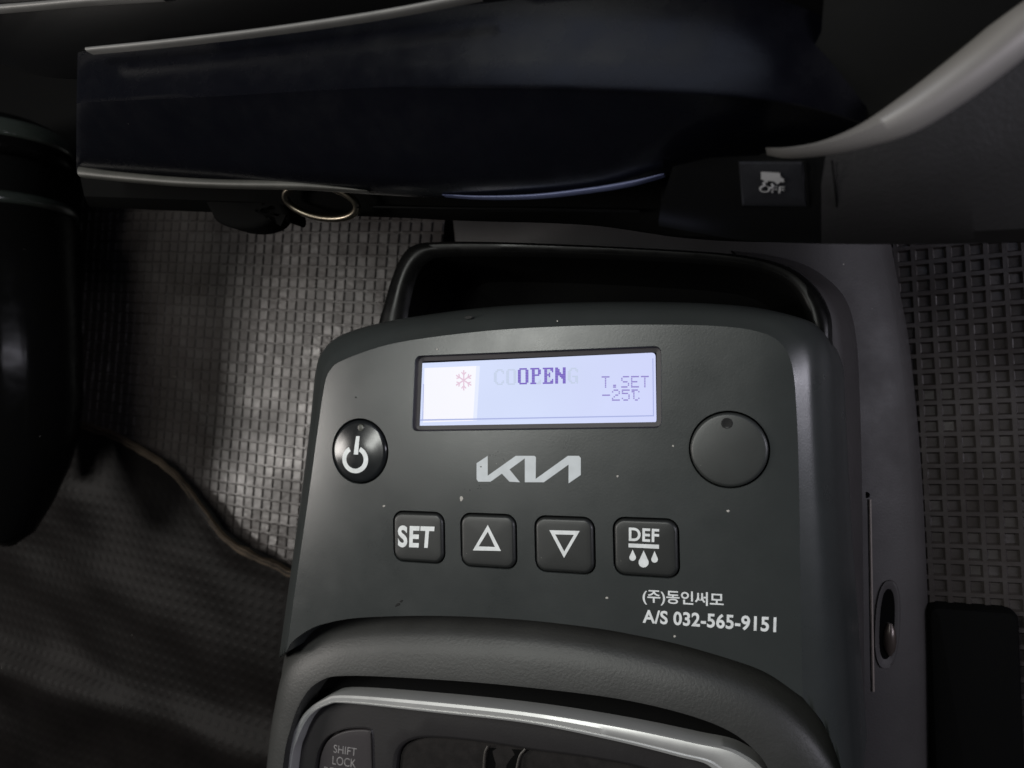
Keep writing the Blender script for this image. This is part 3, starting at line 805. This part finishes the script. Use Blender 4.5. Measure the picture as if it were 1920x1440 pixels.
strip([(830, 364), (900, 366.5), (1000, 363.5), (1100, 352), (1180, 339), (1245, 325)], [(830, 366.5), (900, 371), (1000, 369.5), (1100, 359), (1180, 346), (1245, 328)], 25.5, .3, mat('blue_edge_trim', (0.07, 0.08, 0.15), .4, .4, metal=.2), 'lower_trim', dash)
# upper black panels behind
bk = [catmull([P(x, y, z) for x, y in r], 6) for r, z in (([(-60,-160),(500,-200),(1200,-240),(2100,-240)], 55), ([(-60,5),(500,-40),(1200,-120),(2100,-160)], 46), ([(-60,62),(165,88),(850,2),(2100,-120)], 40), ([(-60,100),(165,150),(850,90),(2100,20)], 30))]
v, f = loft(bk, closed=False); mesh_obj('upper_panel', v, f, m_black, dash, sharp=40)
fc = [catmull([P(x, y, z) for x, y in r], 6) for r, z in (([(1560,-200),(1800,-220),(2100,-240)], 38), ([(1540,60),(1750,60),(2080,20)], 34), ([(1420,300),(1650,290),(2060,200)], 22))]
v, f = loft(fc, closed=False); mesh_obj('centre_fascia', v, f, mat('fascia_black', (0.004, 0.004, 0.004), .5, .08, dust=.8, dscale=120), dash, sharp=60)

side = thing('switch_console', (100, 55, 10), 'dark grey dashboard corner with a wide pale highlight along its rolled edge, holding the traction switch, upper right', 'switch console')
top_e = [(1436,279),(1480,276),(1540,264),(1610,234),(1690,180),(1770,118),(1850,52),(1930,-18),(2040,-100)]
bot_e = [(1438,291),(1482,297),(1548,292),(1622,278),(1714,250),(1806,196),(1886,138),(1966,76),(2080,-4)]
zt_, zb_ = 34, 33
A = catmull([P(x, y, zt_) for x, y in top_e], 8); B = catmull([P(x, y, zb_) for x, y in bot_e], 8)
v, f = loft([[p + Vector((0, .2, -8)) for p in A], A, mid(A, B, .15, 34.8), mid(A, B, .45, 35.6), mid(A, B, .75, 34.8), mid(A, B, .93, 33.6), B, [p + Vector((0, 0, -1.5)) for p in B]], closed=False)
mesh_obj('rolled_edge_highlight', v, f, m_edge_light, side, sharp=60)  # pale strip carrying the highlight of the shell's rolled edge in its colour
B1 = catmull([P(x, y, 33) for x, y in [(1330,296)] + bot_e[0:]], 8)
lowers = [([(1262,312),(1400,330),(1460,340),(1540,345),(1630,345),(1720,330),(1810,290),(1890,240),(1970,190),(2080,120)], 31),
          ([(1240,380),(1380,392),(1450,394),(1540,398),(1630,400),(1720,396),(1810,380),(1890,360),(1970,340),(2080,310)], 27),
          ([(1235,412),(1375,428),(1450,434),(1540,436),(1630,436),(1720,436),(1810,434),(1890,430),(1970,425),(2080,415)], 23),
          ([(1235,424),(1375,448),(1450,454),(1540,457),(1630,458),(1720,458),(1810,457),(1890,455),(1970,452),(2080,448)], 19)]
LL = [B1] + [catmull([P(x, y, z) for x, y in r], 8) for r, z in lowers]
LL.append([Vector((p.x, p.y + 3, p.z - 3)) for p in LL[-1]]); LL.append([Vector((p.x, p.y + 45, p.z - 6)) for p in LL[-1]])
v, f = loft([L[24:] for L in LL], closed=False); mesh_obj('side_shell', v, f, m_dash2, side, sharp=28)
v, f = loft([L[:25] for L in LL], closed=False); mesh_obj('switch_panel', v, f, m_black, side, sharp=28)
# switch set into the shell
def sz(px, py):                                            # shell height roughly along the rows
    t = max(0, min(1, (py - 292)/(448-292))); return 33.2 - 13*t**1.6
def sq(c4, up, n=5):
    L = []
    q = [P(x, y, sz(x, y) + up) for x, y in c4]
    for i in range(4):
        for k in range(n): L.append(q[i]*(1-k/n) + q[(i+1) % 4]*(k/n))
    return L
v, f = loft([sq([(1385, 303), (1505, 303), (1514, 388), (1392, 386)], -2), sq([(1385, 303), (1505, 303), (1514, 388), (1392, 386)], .5), sq([(1388, 307), (1502, 307), (1510, 384), (1395, 382)], .8), sq([(1420, 330), (1470, 330), (1475, 365), (1425, 365)], .7)], True, False, True)
sw = mesh_obj('traction_switch', v, f, m_switch, side, sharp=30)
for xx in (1508, 1560):
    v, f = tube([P(xx + 9*(k/6), 300 + 88*(k/6), sz(0, 300 + 88*(k/6)) + .55) for k in range(7)], .14, 6); mesh_obj('panel_gap', v, f, m_gap, side)
zw = lambda py: sz(0, py) + 1.1
def swq(L): 
    v = [P(x, y, zw(y)) for x, y in L]; return v, [tuple(range(len(v)))]
car = [[(1427,322),(1462,324),(1464,332),(1470,336),(1470,342),(1463,341),(1460,345),(1455,345),(1453,341),(1441,339),(1438,343),(1433,343),(1432,338),(1427,336)]]
v, f = join(*[swq(c) for c in car]); 
def wig(x0, y0):
    L = [P(x0 + 4*math.sin(k*.9), y0 + k*1.9, zw(y0)) for k in range(6)]
    return tube(L, .14, 5)
v, f = join((v, f), wig(1430, 343), wig(1446, 345)); m_sw = mat('white_switch_print', (0.20, 0.195, 0.2), .5, .3)
mesh_obj('skid_symbol', v, f, m_sw, sw, smooth=False)
gv, gf = glyph_mesh('OFF', 0.0)
x0 = min(p.x for p in gv); x1 = max(p.x for p in gv); y0 = min(p.y for p in gv); y1 = max(p.y for p in gv)
TL, TR, BR, BL = P(1424, 347, zw(350)), P(1471, 350, zw(350)), P(1470, 363, zw(358)), P(1423, 360, zw(358))
gv = [(BL*(1-(p.x-x0)/(x1-x0)) + BR*((p.x-x0)/(x1-x0)))*(1-(p.y-y0)/(y1-y0)) + (TL*(1-(p.x-x0)/(x1-x0)) + TR*((p.x-x0)/(x1-x0)))*((p.y-y0)/(y1-y0)) for p in gv]
mesh_obj('off_text', gv, gf, m_sw, sw, smooth=False)

# under-dash beam and hanging bits
beam = thing('under_dash_beam', (0, 60, -10), 'black plastic beam under the dashboard, behind the black tray', 'beam')
rws = [([(150,330),(400,345),(660,360),(860,372),(1100,360),(1330,330),(1500,330),(2050,330)], 6), ([(158,368),(400,376),(660,384),(860,396),(1100,398),(1300,404),(1500,425),(2050,425)], 4), ([(165,384),(400,392),(690,402),(870,410),(1100,418),(1290,442),(1500,450),(2050,450)], 0), ([(170,388),(400,398),(690,406),(870,414),(1100,422),(1290,447),(1500,455),(2050,455)], -3)]
LL = [catmull([P(x, y, z) for x, y in r], 8) for r, z in rws]
LL.append([Vector((p.x, p.y + 30, p.z - 6)) for p in LL[-1]])
v, f = loft(LL, closed=False); mesh_obj('beam_front', v, f, m_gap, beam, sharp=40)
v, f = box(-340, -95, P(80, 322, -50).y, 210, -71, -46, 3); mesh_obj('dark_filler_box', v, f, m_gap, beam)  # added black box hiding the lit mat behind the column
v, f = tube(catmull([P(700, 388, 6), P(860, 391, 6), P(1000, 392, 6), P(1200, 396, 6)], 6), .35, 6); mesh_obj('beam_rib', v, f, m_black, beam)
ring = []
for k in range(49):
    a = 2*math.pi*k/48; ring.append(P(602 + 67*math.cos(a) + 6*math.sin(a), 378 + 31*math.sin(a) + 8*math.cos(a), 8 - 3*math.sin(a)))
v, f = tube(ring, .9, 12, False)
o = mesh_obj('pull_ring', v, f, m_ring, smooth=True, sharp=80); o['label'] = 'oval brassy metal ring hanging under the silver edge of the dashboard'; o['category'] = 'ring'
# dark latch beside the ring
latch = [P(x, y, 3) for x, y in ((385,350),(395,400),(410,418),(440,428),(475,428),(505,416),(520,395),(530,412),(540,414),(541,398),(528,372),(520,350))]
L = catmull(latch, 4, True)
v, f = loft([at_z(L, -4), at_z(L, 2.2), at_z(inset(L, .5), 3), at_z(inset(L, 1.6), 3.4)], True, False, True)
o = mesh_obj('latch', v, f, m_gap, sharp=50); o['label'] = 'small black rounded latch under the dashboard, left of the brassy ring'; o['category'] = 'latch'

# ================================================================== COLUMN AT THE LEFT EDGE
colm = thing('steering_column', (-140, 0, -70), 'glossy black rounded column with stepped collars standing at the left edge', 'column')
zc, rc = -19, 25
xf = P(150, 520, -66).x; an = math.atan2(CAM.z + 66, CAM.x - xf)
xc = xf + (CAM.x - xf)*(zc + 66)/(CAM.z + 66) - rc/math.sin(an)
A0 = Vector((xc - 3, P(10, 128, zc + rc).y, zc)); ax = Vector((0.02, -1, -0.03)).normalized()
u = ax.cross(Vector((1, 0, 0))).normalized(); w2 = ax.cross(u)
def lathe(prof, n=64):
    return loft([[A0 + ax*t + (u*math.cos(2*math.pi*k/n) + w2*math.sin(2*math.pi*k/n))*r for k in range(n)] for t, r in prof], True, True, True)
mesh_obj('column_cap', *lathe([(0, .5), (.8, 10), (2.5, 17), (5, 21.5), (8, 23.5), (12, 24.5), (16, 24.6), (17.5, 24), (18, 22)]), m_gloss, colm, sharp=60)
mesh_obj('highlight_band', *lathe([(5.2, 20.6), (6, 22.6), (7, 23.5), (9.5, 24.6), (11.5, 25.0), (12.5, 24.5), (12.8, 23)]), mat('highlight_gloss', (0.03, 0.036, 0.031), .13, .8, rvar=.06), colm, sharp=60)  # grey-green band painting in the highlight arc around the cap
mesh_obj('body_rim', *lathe([(30.2, 21.5), (30.6, 23.8), (31.6, 25.0), (33, 25.5), (34.5, 25.3), (35, 24.4)]), mat('rim_gloss', (0.02, 0.024, 0.021), .2, .8), colm, sharp=60)
mesh_obj('column_neck', *lathe([(14, 21.5), (38, 21.5)]), m_gap, colm)
mesh_obj('column_body', *lathe([(30, 15), (30.5, 21), (32, 23.4), (35, 24.6), (40, 25), (80, 25), (100, 24.5), (112, 23), (124, 19.5), (136, 14), (146, 8), (150, 2)]), m_gloss, colm, sharp=60)

zc2 = -44
xl2 = xf + (CAM.x - xf)*(zc2 + 66)/(CAM.z + 66) - 20/math.sin(an)
v, f = tube([Vector((xl2 + .02*t, A0.y - t, zc2)) for t in range(0, 131, 10)], [20 if t < 90 else 20 - (t-90)*.42 for t in range(0, 131, 10)], 32)
mesh_obj('column_light_blocker', v, f, m_gap, colm)  # added hidden body, stops light passing under the column

# ================================================================== BLACK BOX AT LOWER RIGHT
v, f = box(P(1742, 1200, -57).x, P(1916, 1200, -57).x, -190, P(1800, 1140, -57).y, -71, -57, 2.5)
bx = mesh_obj('seat_base', v, f, m_gap); bx['label'] = 'plain black block standing on the right floor mat in the lower right corner'; bx['category'] = 'seat base'
